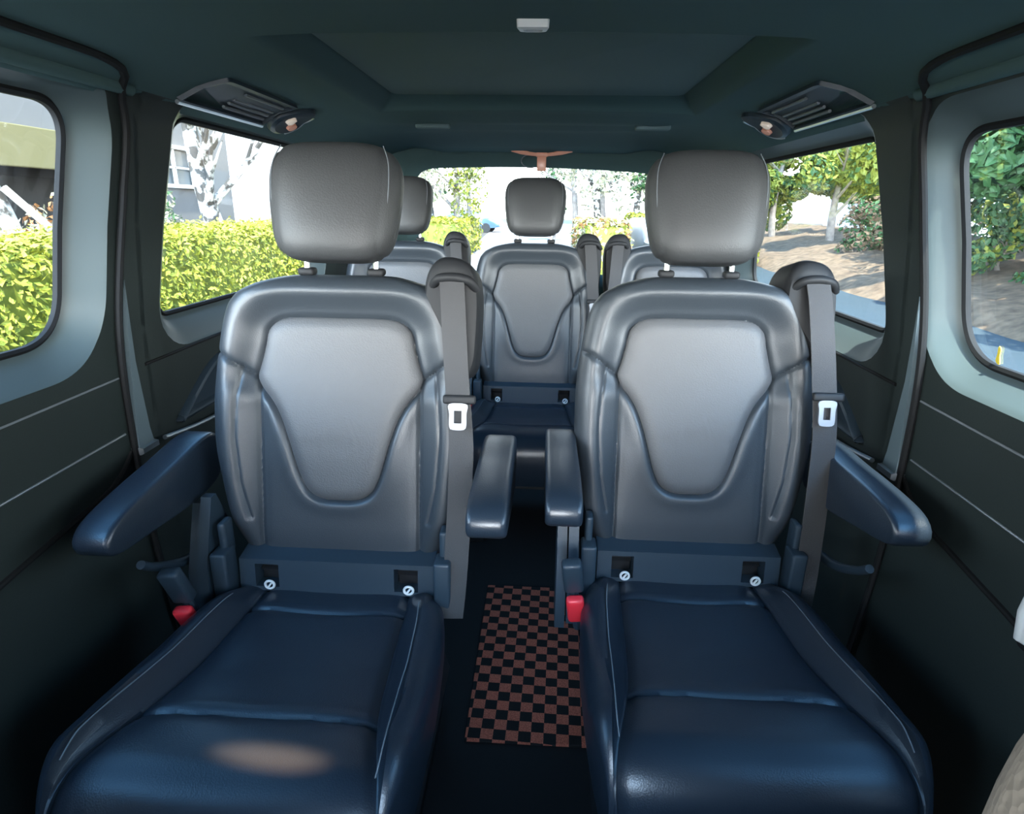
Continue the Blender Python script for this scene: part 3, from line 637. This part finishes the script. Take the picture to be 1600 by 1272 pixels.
# side wall details ------------------------------------------------
for s, nm, lab in SIDES:
    def P(y, z, d=0.0): return wpt(s, y, z, d)
    # seam of the door card and the bright line below it
    b = B(); b.tube([P(y, 0.828+0.015*(y-0.9), -0.001) for y in np.linspace(0.02, 1.235, 20)], 0.0022, 8)
    tag(b.obj('trim_%d' % (20+(s > 0)), STITCH), kind='structure')
    b = B(); b.tube([P(y, 0.700+0.02*(y-0.9), -0.002) for y in np.linspace(0.02, 1.225, 20)], 0.0026, 8)
    tag(b.obj('trim_%d' % (22+(s > 0)), SILVER), kind='structure')
    # lower moulding of the door card (map pocket edge)
    b = B(); b.tube(smooth_poly([P(0.02, 0.47, 0.0), P(0.5, 0.50, 0.0), P(0.82, 0.56, 0.0), P(1.0, 0.585, 0.0), P(1.16, 0.61, 0.0), P(1.235, 0.66, 0.0)], 40, False), 0.006, 8)
    tag(b.obj('trim_%d' % (24+(s > 0)), SEAL), kind='structure')
    # door seal, bowed round the door opening
    b = B(); b.tube(smooth_poly([P(1.232, 0.02, -0.006), P(1.236, 0.4, -0.008), P(1.240, 0.70, -0.008), P(1.250, 0.95, -0.008), P(1.285, 1.20, -0.008), P(1.300, 1.33, -0.008), P(1.275, 1.40, -0.006), P(1.20, 1.438, -0.004), P(0.9, 1.442, -0.004), P(0.02, 1.442, -0.004)], 90, False), 0.0075, 8)
    tag(b.obj('trim_%d' % (26+(s > 0)), SEAL), kind='structure')
    b = B(); b.tube([P(y, 1.412, 0.0) for y in np.linspace(-0.1, 1.30, 12)], 0.013, 10)
    tag(b.obj('trim_%d' % (32+(s > 0)), HEAD), kind='structure')
    # pillar foot trim with its bright base
    b = B()
    loops = []
    for z, ya, yb, d in ((1.04, 1.284, 1.290, -0.002), (0.98, 1.276, 1.290, -0.006), (0.86, 1.264, 1.290, -0.010), (0.80, 1.256, 1.291, -0.013), (0.70, 1.242, 1.295, -0.016), (0.665, 1.238, 1.298, -0.018)):
        loops.append([P(ya, z, 0.004), P(ya+0.003, z, d), P(yb-0.004, z, d), P(yb, z, 0.004)])
    b.loft(loops)
    pf = tag(b.obj('pillar_trim', PILLAR), 'tapered grey pillar foot trim with bright base on the '+lab, 'trim')
    B().loft([[P(1.236, z, 0.004), P(1.240, z, d), P(1.298, z, d), P(1.304, z, 0.004)] for z, d in ((0.668, -0.018), (0.666, -0.026), (0.654, -0.026), (0.650, -0.018))]).obj('bright_base', SILVER, pf)
    # bright strip running on along the quarter panel
    b = B(); b.tube(smooth_poly([P(1.33, 0.660, -0.02), P(1.5, 0.642, -0.024), P(1.8, 0.632, -0.024), P(2.6, 0.632, -0.02)], 30, False), 0.006, 8)
    tag(b.obj('trim_%d' % (28+(s > 0)), SILVER), kind='structure')
    # quarter-panel ledge with a scooped tray
    b = B(); out = rounded_quad([(1.40, 0.665), (2.55, 0.665), (2.45, 0.80), (1.62, 0.80)], (0.03, 0.05, 0.06, 0.09))
    rings = [[P(*q, 0.0) for q in out], [P(*q, -0.014) for q in offs(out, -0.004)], [P(*q, -0.018) for q in offs(out, -0.010)], [P(*q, -0.014) for q in offs(out, -0.016)], [P(*q, -0.002) for q in offs(out, -0.022)]]
    b.loft(rings)
    tg = tag(b.obj('storage_tray', PLASTIC), 'dark scooped storage tray in the panel below the rear window on the '+lab, 'tray')
    # crease above the tray
    b = B(); b.tube([P(y, 0.842+0.012*(y-1.4), -0.001) for y in np.linspace(1.33, 2.8, 20)], 0.004, 8)
    tag(b.obj('trim_%d' % (30+(s > 0)), SEAL), kind='structure')
    # slim air vent and reading lamp up in the roof edge
    def U(y, a, d=0.0):                       # a runs from the roof (0) to the wall (1) over the curved edge
        z = 1.468-0.052*a; p = Vector(P(y, z)); n = Vector((-s*0.62, 0, -0.78)); return tuple(p+n*d)
    v = empty('air_vent', P(1.62, 1.45), 'slotted air vent in the roof edge above the window on the '+lab, 'vent')
    v_in = v.matrix_basis.inverted()
    def vobj(name, bb, m, par=v, loc=P(1.62, 1.45)):
        o = bb.obj(name, m, par); o.location = -Vector(loc); return o
    y0, y1 = 1.44, 1.86
    ol = rounded_quad([(y0, 0.95), (y1, 0.95), (y1, 0.05), (y0+0.03, 0.05)], (0.03, 0.01, 0.01, 0.03))
    ol = ol
    sc = lambda k: [(np.array((1.65, 0.5))+(q-np.array((1.65, 0.5)))*np.array(k)) for q in ol]
    bb = B(); bb.loft([[U(*q, 0.0) for q in sc((1, 1))], [U(*q, 0.010) for q in sc((0.99, 0.96))], [U(*q, 0.010) for q in sc((0.97, 0.84))], [U(*q, -0.004) for q in sc((0.96, 0.80))]])
    vobj('vent_frame', bb, PLASTIC)
    for k in range(4):
        a = 0.22+0.17*k; bb = B(); bb.tube([U(y, a, 0.006) for y in (y0+0.17, y0+0.3, y1-0.03)], 0.0042, 6); vobj('slat', bb, STITCH)
    bb = B(); bb.tube([U(y, 0.97, 0.008) for y in np.linspace(y0, y1, 8)], 0.005, 8); vobj('bright_edge', bb, SILVER)
    lp = empty('reading_lamp', P(1.96, 1.45), 'small oval reading lamp behind the roof vent on the '+lab, 'lamp')
    L0 = P(1.96, 1.45)
    el = lambda ry, ra, d: [U(1.96+ry*math.cos(t), 0.55+ra*math.sin(t), d) for t in np.linspace(0, 2*PI, 36, endpoint=False)]
    vobj('lamp_housing', B().loft([el(0.085, 0.55, 0.0), el(0.082, 0.52, 0.012), el(0.068, 0.42, 0.018), el(0.05, 0.3, 0.012)]), PLASTIC, lp, L0)
    e2 = lambda cy, ca, ry, ra, d: [U(cy+ry*math.cos(t), ca+ra*math.sin(t), d) for t in np.linspace(0, 2*PI, 24, endpoint=False)]
    vobj('lens', B().loft([e2(1.945, 0.42, 0.020, 0.14, 0.010), e2(1.945, 0.42, 0.018, 0.12, 0.022), e2(1.945, 0.42, 0.008, 0.05, 0.025)]), LAMPL, lp, L0)['label'] = 'pale lamp lens'
    vobj('switch', B().loft([e2(1.995, 0.62, 0.022, 0.16, 0.010), e2(1.995, 0.62, 0.020, 0.14, 0.020), e2(1.995, 0.62, 0.008, 0.05, 0.022)]), AMBER, lp, L0)['label'] = 'reddish lamp switch'
    vobj('bright_rim', B().tube([U(1.96+0.084*math.cos(t), 0.55+0.53*math.sin(t), 0.012) for t in np.linspace(-0.9, 0.9 if s < 0 else 1.6, 16)], 0.003, 6), SILVER, lp, L0)
# roof latch ahead of the blind panel
rl = empty('roof_latch', (0.010, 1.150, 1.49), 'small white plastic catch in the headliner ahead of the roof blind', 'latch')
b = B(); o = rounded_quad([(-0.028, -0.016), (0.028, -0.016), (0.022, 0.016), (-0.022, 0.016)], (0.006,)*4)
cc = np.array((0, -0.003)); b.loft([[(q[0], q[1], 0.004) for q in o], [(q[0]*0.97, q[1]*0.95, -0.010) for q in o], [(q[0]*0.60, q[1]*0.5+0.001, -0.012) for q in o], [(q[0]*0.55, q[1]*0.45+0.001, -0.001) for q in o]])
b.obj('latch_frame', WHITEP, rl); B().box((0, 0.001, -0.006), (0.024, 0.008, 0.006), 0.002).obj('catch', BLACK, rl)
# two soft pads on the cross member
for x, y, t_ in ((-0.365, 2.32, 'pad on the headliner cross member on the hedge side'), (0.40, 2.32, 'pad on the headliner cross member on the asphalt side')):
    tag(B().box((x, y, 1.468), (0.12, 0.035, 0.016), 0.005).obj('roof_pad', HEADP), 'small lighter fabric '+t_, 'pad')
# winged amber lamp above the rear glass
al = empty('rear_lamp', (0.012, 3.225, 1.448), 'pink and amber winged lamp with a tab hanging at the top of the rear window', 'lamp')
for s in (-1, 1):
    B().tube([(s*0.02, 0, 0.0), (s*0.06, -0.004, 0.004), (s*0.10, -0.006, 0.012), (s*0.148, -0.004, 0.022)], [0.008, 0.009, 0.012, 0.010], 10).obj('wing', AMBER, al)
B().box((0, 0, 0.0), (0.06, 0.02, 0.02), 0.006).obj('lamp_body', AMBER, al)
B().box((0.0, 0.0, -0.040), (0.045, 0.012, 0.07), 0.004).obj('tab', AMBER, al)
B().tube([(-0.055+0.045*math.cos(t), -0.002, -0.030+0.030*math.sin(t)) for t in np.linspace(0.6, 2*PI-1.2, 20)], 0.003, 6).obj('wire_loop', STITCH, al)
# door handle on the asphalt side door
dh = empty('door_handle', wpt(1, 0.815, 0.615), 'pale grey pull handle in a dark surround on the door of the asphalt side', 'handle')
B().box((0.0, 0, 0), (0.02, 0.085, 0.15), 0.009).obj('surround', BLACK, dh)
B().tube([(-0.004, 0.02, 0.052), (-0.020, 0.02, 0.045), (-0.026, 0.02, 0.0), (-0.020, 0.02, -0.045), (-0.004, 0.02, -0.052)], 0.010, 10).obj('grip', WHITEP, dh)
YEL = mat('flat_yellow', (0.7, 0.55, 0.05), 0.6)  # colour of the small flat yellow mark on the right pane
b = B(); o = smooth_poly([(-0.004, -0.016), (0.006, -0.012), (0.004, 0.002), (0.003, 0.016), (-0.003, 0.012), (-0.002, 0.0)], 24)
b.loft([[wpt(1, 1.124+p[0], 0.957+p[1], d) for p in o] for d in (0.0555, 0.0535)])
tag(b.obj('yellow_mark', YEL), 'tiny yellow mark low on the nearest right window', 'yellow_mark')
# front seats: one shows only its shoulder, the other stands just out of frame
def front_seat(x, label):
    fs = empty('front_seat', (x, 0.135, 0.0), label, 'seat')
    o = smooth_poly([(-0.225, 0.40), (-0.235, 0.60), (-0.238, 0.80), (-0.232, 0.93), (-0.20, 1.02), (-0.13, 1.055), (0, 1.065), (0.13, 1.055), (0.20, 1.02), (0.232, 0.93), (0.238, 0.80), (0.235, 0.60), (0.225, 0.40), (0, 0.385)], 100); cc = o.mean(0)
    loops = []
    for d, k in ((-0.085, 0.78), (-0.08, 0.86), (-0.06, 0.94), (-0.03, 0.985), (0.0, 1.0), (0.03, 0.985), (0.06, 0.94), (0.08, 0.86), (0.085, 0.78)):
        loops.append([(cc[0]+(p[0]-cc[0])*(1-(1-k)*0.8), d+(p[1]-0.9)*0.16, cc[1]+(p[1]-cc[1])*(1-(1-k)*0.6)) for p in o])
    B().loft(loops).obj('backrest', CREAM, fs)
    h = B().box((0, 0.05, 1.20), (0.26, 0.10, 0.20), 0.045, seg=6).obj('headrest', CREAM, fs)
    for s in (-1, 1): B().tube([(s*0.07, 0.03, 1.02), (s*0.07, 0.045, 1.14)], 0.006, 10).obj('post', STEEL, h)
    B().box((0, -0.33, 0.38), (0.46, 0.52, 0.14), 0.05).obj('seat_cushion', CREAM, fs)
    B().box((0, -0.28, 0.155), (0.40, 0.42, 0.31), 0.02).obj('seat_base', BLACK, fs)
    return fs
front_seat(0.455, 'light grey grained leather front seat, only its shoulder showing in the lower corner')
front_seat(-0.50, 'light grey leather front seat on the hedge side, out of frame')
# unseen overhead lamp, added to throw a warm spot on one cushion
ml = empty('added_lamp', (-0.37, 0.27, 1.49), 'small warm lamp added unseen in the front of the headliner', 'lamp')
B().box((0, 0, -0.006), (0.09, 0.06, 0.014), 0.005).obj('lamp_housing', PLASTIC, ml); B().tube([(0, 0, -0.012), (0, 0, -0.016)], 0.016, 20).obj('lens', LAMPL, ml)
ll = bpy.data.lights.new('added_spot', 'SPOT'); ll.energy = 270.0; ll.color = (1.0, 0.50, 0.25); ll.spot_size = math.radians(11.5); ll.spot_blend = 1.0; ll.shadow_soft_size = 0.012
lo = bpy.data.objects.new('added_spot', ll); COL.objects.link(lo); lo.parent = ml; lo.scale = (1, 0.22, 1); lo.location = (0, 0, -0.03)
lo.rotation_euler = (Vector((-0.340, 0.664, 0.44))-Vector((-0.37, 0.27, 1.46))).to_track_quat('-Z', 'Y').to_euler()
# aisle mat
o = B().box((0, 0, 0.004), (0.29, 0.62, 0.008), 0.003).obj('floor_mat', MAT); o.location = (0.03, 1.42, 0)
tag(o, 'black floor mat with a reddish brown checked pattern lying in the aisle', 'mat')
# ------------------------------------------------------------------ outside
G0 = -0.45
B().box((0, 20, G0-0.06), (120, 160, 0.1)).obj('ground', SOIL, smooth=False)['kind'] = 'structure'
def strip(name, pts, m):
    o = B().add(pts, [(0, 1, 2, 3)]).obj(name, m, smooth=False); o['kind'] = 'structure'; return o
strip('road', [(-2.0, -10, G0+0.0), (6.7, -10, G0+0.0), (6.7, 90, G0+0.0), (-2.0, 90, G0+0.0)], ASPHALT)
strip('road_ahead', [(-2.3, 9.0, G0+0.012), (4.4, 9.0, G0+0.012), (3.0, 70, G0+0.012), (-5, 70, G0+0.012)], PAVE)
strip('path_left', [(-2.35, -8, G0+0.008), (-1.2, -8, G0+0.008), (-1.2, 30, G0+0.008), (-2.35, 30, G0+0.008)], PAVE)
# bank of leaf litter
ny, nxb = 60, 16; rows = []
for i in range(ny):
    y = -2+40*i/(ny-1); row = []
    for j in range(nxb):
        t = j/(nxb-1); x = 6.7+4.8*t
        row.append((x+0.12*math.sin(y*1.3)*(j == 0), y, G0+0.10*(j > 0)+0.95*t**0.9+(0.10*random.random() if 0 < j else 0)))
    rows.append(row)
tag(B().loft(rows, closed=False, cap=False).obj('terrain_bank', LITTER), kind='structure')
def leaves(n, pick, size, mats, name, up=0.3):
    V = []; F = []; fm = []
    for _ in range(n):
        p, nrm = pick(); nrm = Vector(nrm)+Vector((random.gauss(0, .6), random.gauss(0, .6), random.gauss(0, .6)+up)); nrm.normalize()
        a = nrm.orthogonal().normalized(); a.rotate(Matrix.Rotation(random.uniform(0, 6.28), 3, nrm)); c = nrm.cross(a)
        L = size*random.uniform(0.6, 1.3); W = L*0.55; p = Vector(p); k = len(V)
        V += [tuple(p-a*L/2), tuple(p+c*W/2+nrm*L*.08), tuple(p+a*L/2), tuple(p-c*W/2+nrm*L*.08)]
        F.append((k, k+1, k+2, k+3)); fm.append(random.choice(range(len(mats))))
    me = bpy.data.meshes.new(name); me.from_pydata(V, [], F); me.update()
    for m in mats: me.materials.append(m)
    me.polygons.foreach_set('material_index', fm); return me
def hedge(name, x0, x1, y0, y1, z0, z1, n, size, mats, label, core):
    t = empty(name, ((x0+x1)/2, (y0+y1)/2, z0), label, 'hedge')
    L = Vector(t.location)
    B().box((0, 0, (z1-z0)/2-0.03), (x1-x0-0.10, y1-y0-0.1, z1-z0-0.08), 0.05).obj('branches', core, t)
    areas = [(y1-y0)*(x1-x0), (y1-y0)*(z1-z0), (x1-x0)*(z1-z0)]; A = sum(areas)
    def pick():
        r = random.uniform(0, A); bump = lambda: random.gauss(0, 0.035)
        if r < areas[0]: return (random.uniform(x0, x1)-L.x, random.uniform(y0, y1)-L.y, z1-z0+bump()), (0, 0, 1)
        if r < areas[0]+areas[1]:
            s = random.choice((-1, 1)); return ((x1-L.x if s > 0 else x0-L.x)+bump(), random.uniform(y0, y1)-L.y, random.uniform(0, z1-z0)), (s, 0, 0.2)
        s = random.choice((-1, 1)); return (random.uniform(x0, x1)-L.x, (y1-L.y if s > 0 else y0-L.y)+bump(), random.uniform(0, z1-z0)), (0, s, 0.2)
    o = link('foliage', leaves(n, pick, size, mats, 'foliage'), None, t, False); return t
hedge('hedge', -4.0, -2.95, 2.2, 13.0, G0, 0.92, 70000, 0.055, [HEDGE2, HEDGE2, HEDGE1], 'bright yellow green clipped hedge along the left side windows', HEDGE1)
def tree(x, y, h, r, crown, n, size, mats, bark, label, group=None, lean=0.0, branches=5, crown_r=(1, 1, 1), crown_z=None, cat='tree', z0=G0, name='tree'):
    t = empty(name, (x, y, z0), label, cat, group)
    b = B(); pts = []; rs = []
    for k in range(9):
        f = k/8; pts.append((lean*f+0.10*r*10*math.sin(f*5+x), 0.05*math.sin(f*7+y), h*f)); rs.append(r*(1.15-0.75*f))
    b.tube(pts, rs, 10)
    for k in range(branches):
        f = random.uniform(0.35, 0.9); i = int(f*8); p = Vector(pts[i]); a = random.uniform(0, 6.28); L = h*random.uniform(0.18, 0.38)
        d = Vector((math.cos(a), math.sin(a), random.uniform(0.5, 1.2))).normalized()
        q = [p, p+d*L*0.5+Vector((0, 0, 0.05)), p+d*L+Vector((0, 0, 0.15*L))]; b.tube(q, [rs[i]*0.55, rs[i]*0.35, rs[i]*0.12], 6)
        for _ in range(2):
            e = d+Vector((random.uniform(-.8, .8), random.uniform(-.8, .8), random.uniform(-.2, .8))); e.normalize(); b.tube([q[1], q[1]+e*L*0.5], [rs[i]*0.25, rs[i]*0.06], 5)
    b.obj('trunk', bark, t)
    if n:
        cz = crown_z if crown_z is not None else h*0.85; blobs = [(random.gauss(0, .45)*crown_r[0]+lean*0.8, random.gauss(0, .45)*crown_r[1], cz+random.gauss(0, .45)*crown_r[2], random.uniform(.25, .5)) for _ in range(14)]
        def pick():
            bx, by, bz, br = random.choice(blobs); v = Vector((random.gauss(0, 1), random.gauss(0, 1), random.gauss(0, 1))).normalized()
            rr = br*random.uniform(0.6, 1)**0.5; return (bx+v.x*rr*crown_r[0], by+v.y*rr*crown_r[1], bz+v.z*rr*crown_r[2]), v
        link('crown', leaves(n, pick, size, mats, 'crown'), None, t, False)
    return t
# left: mottled trunk with a prop, a second trunk by the white gap
tree(-4.75, 5.42, 3.6, 0.17, 0, 0, 0.1, [], BARK, 'thick mottled pale trunk beyond the hedge in the nearest left window', lean=-0.12, branches=2)
o = B().tube([(-4.72, 5.43, 1.30), (-4.55, 6.15, 0.55), (-4.40, 6.8, -0.45)], 0.035, 8).obj('tree_prop', POLE); tag(o, 'pale slanting wooden prop leaning on the mottled trunk', 'pole')
tree(-4.75, 9.15, 4.2, 0.15, 0, 0, 0.1, [], BARK, 'knobbly pale trunk beyond the hedge in front of the grey house corner', lean=-0.25, branches=9)
for y, c_, lb in ((7.3, LEAFO, 'small reddish shrub behind the hedge below the house window'), (8.9, LEAFG, 'small dark green shrub behind the hedge by the knobbly trunk')):
    tree(-5.6, y, 0.7, 0.03, 0, 700, 0.09, [c_, LEAFP], BARKD, lb, branches=4, crown_r=(0.4, 0.4, 0.5), crown_z=1.25, cat='shrub', name='shrub')
# grey house with one white framed window
hs = empty('grey_house', (-9.0, 14.0, G0), 'grey rendered house with a white framed window beyond the hedge', 'building')
wv = [(0, 3.9), (0, -9), (5.4, 0)]
WY0, WY1, WZ0, WZ1 = 0.35, 2.20, 2.03, 2.92
b = B()
b.box((-2, (WY0-1.6)/2, 2.7), (4, WY0+1.6, 5.4)); b.box((-2, (WY1+4.1)/2, 2.7), (4, 4.1-WY1, 5.4)); b.box((-2, (WY0+WY1)/2, WZ0/2), (4, WY1-WY0, WZ0)); b.box((-2, (WY0+WY1)/2, (WZ1+5.4)/2), (4, WY1-WY0, 5.4-WZ1))
b.box((0.02, 1.2, 0.45), (0.06, 5.6, 0.35), 0.01)
b.obj('wall', WALLG, hs, False)
b = B()
for c_, d in (((0.02, (WY0+WY1)/2, WZ1), (0.14, WY1-WY0+0.1, 0.09)), ((0.02, (WY0+WY1)/2, WZ0), (0.16, WY1-WY0+0.1, 0.09)), ((0.02, WY0, (WZ0+WZ1)/2), (0.14, 0.09, WZ1-WZ0)), ((0.02, WY1, (WZ0+WZ1)/2), (0.14, 0.09, WZ1-WZ0)), ((0.0, (WY0+WY1)/2+0.1, (WZ0+WZ1)/2), (0.08, 0.07, WZ1-WZ0)), ((0.0, (WY0+WY1)/2, (WZ0+WZ1)/2-0.02), (0.08, WY1-WY0, 0.05))): b.box(c_, d, 0.01)
wf = b.obj('window_frame', WFRAME, hs, False)
B().box((-0.08, (WY0+WY1)/2, (WZ0+WZ1)/2), (0.02, WY1-WY0, WZ1-WZ0)).obj('pane', PANE, wf, False)
B().box((-2, 1.3, 5.5), (4.6, 6.2, 0.25), 0.05).obj('roof', BARKD, hs, False)
# garage with ochre boards, nearer
gh = empty('garage', (-8.2, 10.0, G0), 'low grey garage with an ochre board over its dark opening, nearest left window', 'building')
b = B(); b.box((-1.5, -0.5, 3.1), (3, 5.4, 1.4)); b.box((-1.5, 2.1, 1.2), (3, 0.25, 2.5)); b.box((-2.9, -0.5, 1.2), (0.2, 5.2, 2.4)); b.box((-1.5, -3.1, 1.2), (3, 0.25, 2.5)); b.obj('wall', WALLG, gh, False)
B().box((0.05, -0.5, 2.45), (0.12, 5.3, 0.62), 0.02).obj('fascia_board', OCHRE, gh, False)
B().box((-0.9, -0.5, 1.0), (0.06, 5.0, 2.1), 0.01).obj('garage_door', DARKV, gh, False)
# white building in the bright gap
wb = empty('white_building', (-13, 27, G0), 'white sunlit building with small windows beside the grey house corner', 'building')
B().box((0, 0, 3.5), (6, 9, 7.0), 0.05).obj('wall', WALLW, wb, False)
for k in range(3):
    fr = B().box((3.02, -3+2.6*k, 2.4), (0.08, 0.9, 1.1), 0.01).obj('window_frame', WFRAME, wb, False); B().box((3.05, -3+2.6*k, 2.4), (0.06, 0.7, 0.9)).obj('pane', PANE, fr, False)
# right bank: shrubs and trees
spots = [(9.0, 11.2, 'dense green tree on the leaf litter bank in the nearest right window', LEAFG, 2.4), (10.4, 14.3, 'tall green tree behind the bank at the edge of the nearest right window', LEAFG, 2.8),
         (8.6, 8.3, 'green tree on the bank at the far edge of the nearest right window', LEAFG, 2.4), (9.6, 21.6, 'yellow green tree at the back of the right rear window', LEAFY, 2.2), (9.2, 26.0, 'sunlit yellow green tree farthest along the bank', LEAFY, 2.4),
         (13.5, 27.0, 'tall yellow green tree behind the white house side of the bank', LEAFY, 3.0), (12.0, 16.5, 'tall yellow green tree behind the bank seen through the right rear window', LEAFY, 2.6), (13.0, 12.5, 'tall dark green tree farthest back in the nearest right window', LEAFG, 3.4), (12.5, 22.5, 'pale leaved tree beside the far white house on the right', LEAFP, 2.0)]
for x, y, lb, lm, cr_ in spots:
    tree(x, y, 4.2, 0.12, 0, 8000, 0.24, [lm, lm, LEAFG], BARKD, lb, branches=8, crown_r=(cr_*0.7, cr_*0.7, cr_*0.75), crown_z=3.1, z0=G0+0.45)
for x, y, lb in ((8.7, 10.2, 'low bush below the trees at the front of the bank'), (8.9, 12.6, 'low bush on the bank left of the nearest right window'), (9.0, 15.8, 'brownish low bush on the bank in the right rear window'), (9.2, 18.2, 'brownish low bush farther along the bank'), (8.4, 7.4, 'low bush on the bank nearest the van')):
    tree(x, y, 0.6, 0.04, 0, 3200, 0.15, [LEAFG, LITTER] if y > 15 else [LEAFG, LEAFG, LEAFY], BARKD, lb, branches=5, crown_r=(1.1, 1.4, 0.85), crown_z=0.9, z0=G0+0.55, cat='bush', name='bush')
fh = empty('white_house', (18.5, 34.0, G0+0.6), 'white house beyond the bank in the right rear window', 'building')
B().box((0, 0, 2.2), (5, 7, 4.4), 0.03).obj('wall', WALLW, fh, False)
for k in range(2): B().box((-2.52, -2+3*k, 2.2), (0.08, 1.2, 1.2)).obj('window', PANE, fh, False)
B().prism([(-2.9, 4.4), (2.9, 4.4), (0, 5.8)], 1, -3.8, 3.8).obj('roof', BARKD, fh, False)
rs_ = empty('red_sign', (11.0, 21.0, 0.3), 'red roadside board by the white house on the right', 'sign')
B().box((0, 0, 1.9), (0.08, 1.0, 0.6), 0.02).obj('board', REDP, rs_, False); B().tube([(0, 0, -0.2), (0, 0, 1.7)], 0.04, 8).obj('post', BARKD, rs_)
# behind the van: trees along the road, low hedges, cars
rear = [(-4.6, 22, BARKD, LEAFP), (-4.9, 27, BARK, LEAFG), (-4.0, 19, BARK, LEAFP), (-3.6, 31, BARKD, LEAFY), (-3.2, 24, BARKD, LEAFY), (1.1, 25, BARKD, LEAFP), (1.7, 21, BARK, LEAFP), (2.4, 26, BARKD, LEAFP), (3.4, 23, BARK, LEAFG), (4.2, 20, BARKD, LEAFY), (0.4, 34, BARKD, LEAFG), (4.9, 26, BARK, LEAFY), (-5.4, 17.5, BARKD, LEAFP)]
words = ['first', 'second', 'third', 'fourth', 'fifth', 'sixth', 'seventh', 'eighth']
order = sorted(range(len(rear)), key=lambda i: rear[i][0]/rear[i][1])
for rank, i in enumerate(order):
    x, y, bk_, lf = rear[i]; left = rank < 6
    tree(x, y, 6.0, 0.13, 0, 1100, 0.20, [lf, lf, LEAFP], bk_, 'slim tree through the rear window, %s from the left %s' % (words[rank if left else rank-6], 'left of the headrest' if left else 'right of the headrest'), 'roadside trees behind the van', branches=7, crown_r=(1.0, 1.0, 1.5), crown_z=3.9 if i % 2 else 3.0)
hedge('hedge', -7.0, -2.6, 19.0, 26.0, G0, 0.75, 5000, 0.16, [HEDGE2, LEAFY], 'low sunlit hedge at the left of the rear window view', HEDGE1)
hedge('hedge', 0.85, 1.85, 13.5, 18.0, G0, 0.90, 4200, 0.13, [LEAFO, LEAFY, LEAFP], 'rusty orange low hedge beside the road in the rear window', HEDGE1)
hedge('hedge', 3.0, 6.4, 19.0, 24.0, G0, 1.0, 5000, 0.16, [LEAFY, HEDGE2], 'yellow green low hedge behind the white car', HEDGE1)
def car(x, y, rz, paint, label):
    t = empty('parked_car', (x, y, G0), label, 'car', None, rz)
    prof = smooth_poly([(-2.1, 0.35), (-2.12, 0.75), (-1.75, 0.92), (-1.1, 0.98), (-0.55, 1.38), (0.7, 1.42), (1.45, 1.02), (1.95, 0.92), (2.1, 0.6), (2.05, 0.35), (0.0, 0.28)], 60)
    b = B(); b.loft([[(sx_*0.85*k, p[0]*kk, 0.28+(p[1]-0.28)*kk) for p in prof] for sx_, k, kk in ((-1, 1, 0.93), (-1, 0.93, 1), (1, 0.93, 1), (1, 1, 0.93))]); b.obj('body', paint, t)
    b = B(); b.prism([(-0.95, 1.0), (-0.5, 1.32), (0.62, 1.36), (1.2, 1.02)], 0, -0.835, 0.835); b.obj('side_windows', PANE, t)
    b = B(); b.add([(-0.68, -1.06, 1.02), (0.68, -1.06, 1.02), (0.6, -0.62, 1.37), (-0.6, -0.62, 1.37)], [(0, 1, 2, 3)]); b.obj('windscreen', PANE, t)
    for sx_ in (-1, 1):
        for yy in (-1.3, 1.3): B().tube([(sx_*0.68, yy, 0.31), (sx_*0.86, yy, 0.31)], 0.31, 18).obj('wheel', TYRE, t)
        B().box((sx_*0.6, -2.08, 0.72), (0.3, 0.06, 0.12), 0.02).obj('headlight', WHITEP, t)
car(3.15, 16.4, 0.1, CARW, 'small white car parked beside the rusty hedge in the rear window')
car(-5.2, 44.0, 1.45, CARB, 'small blue car parked far off at the left of the rear window view')
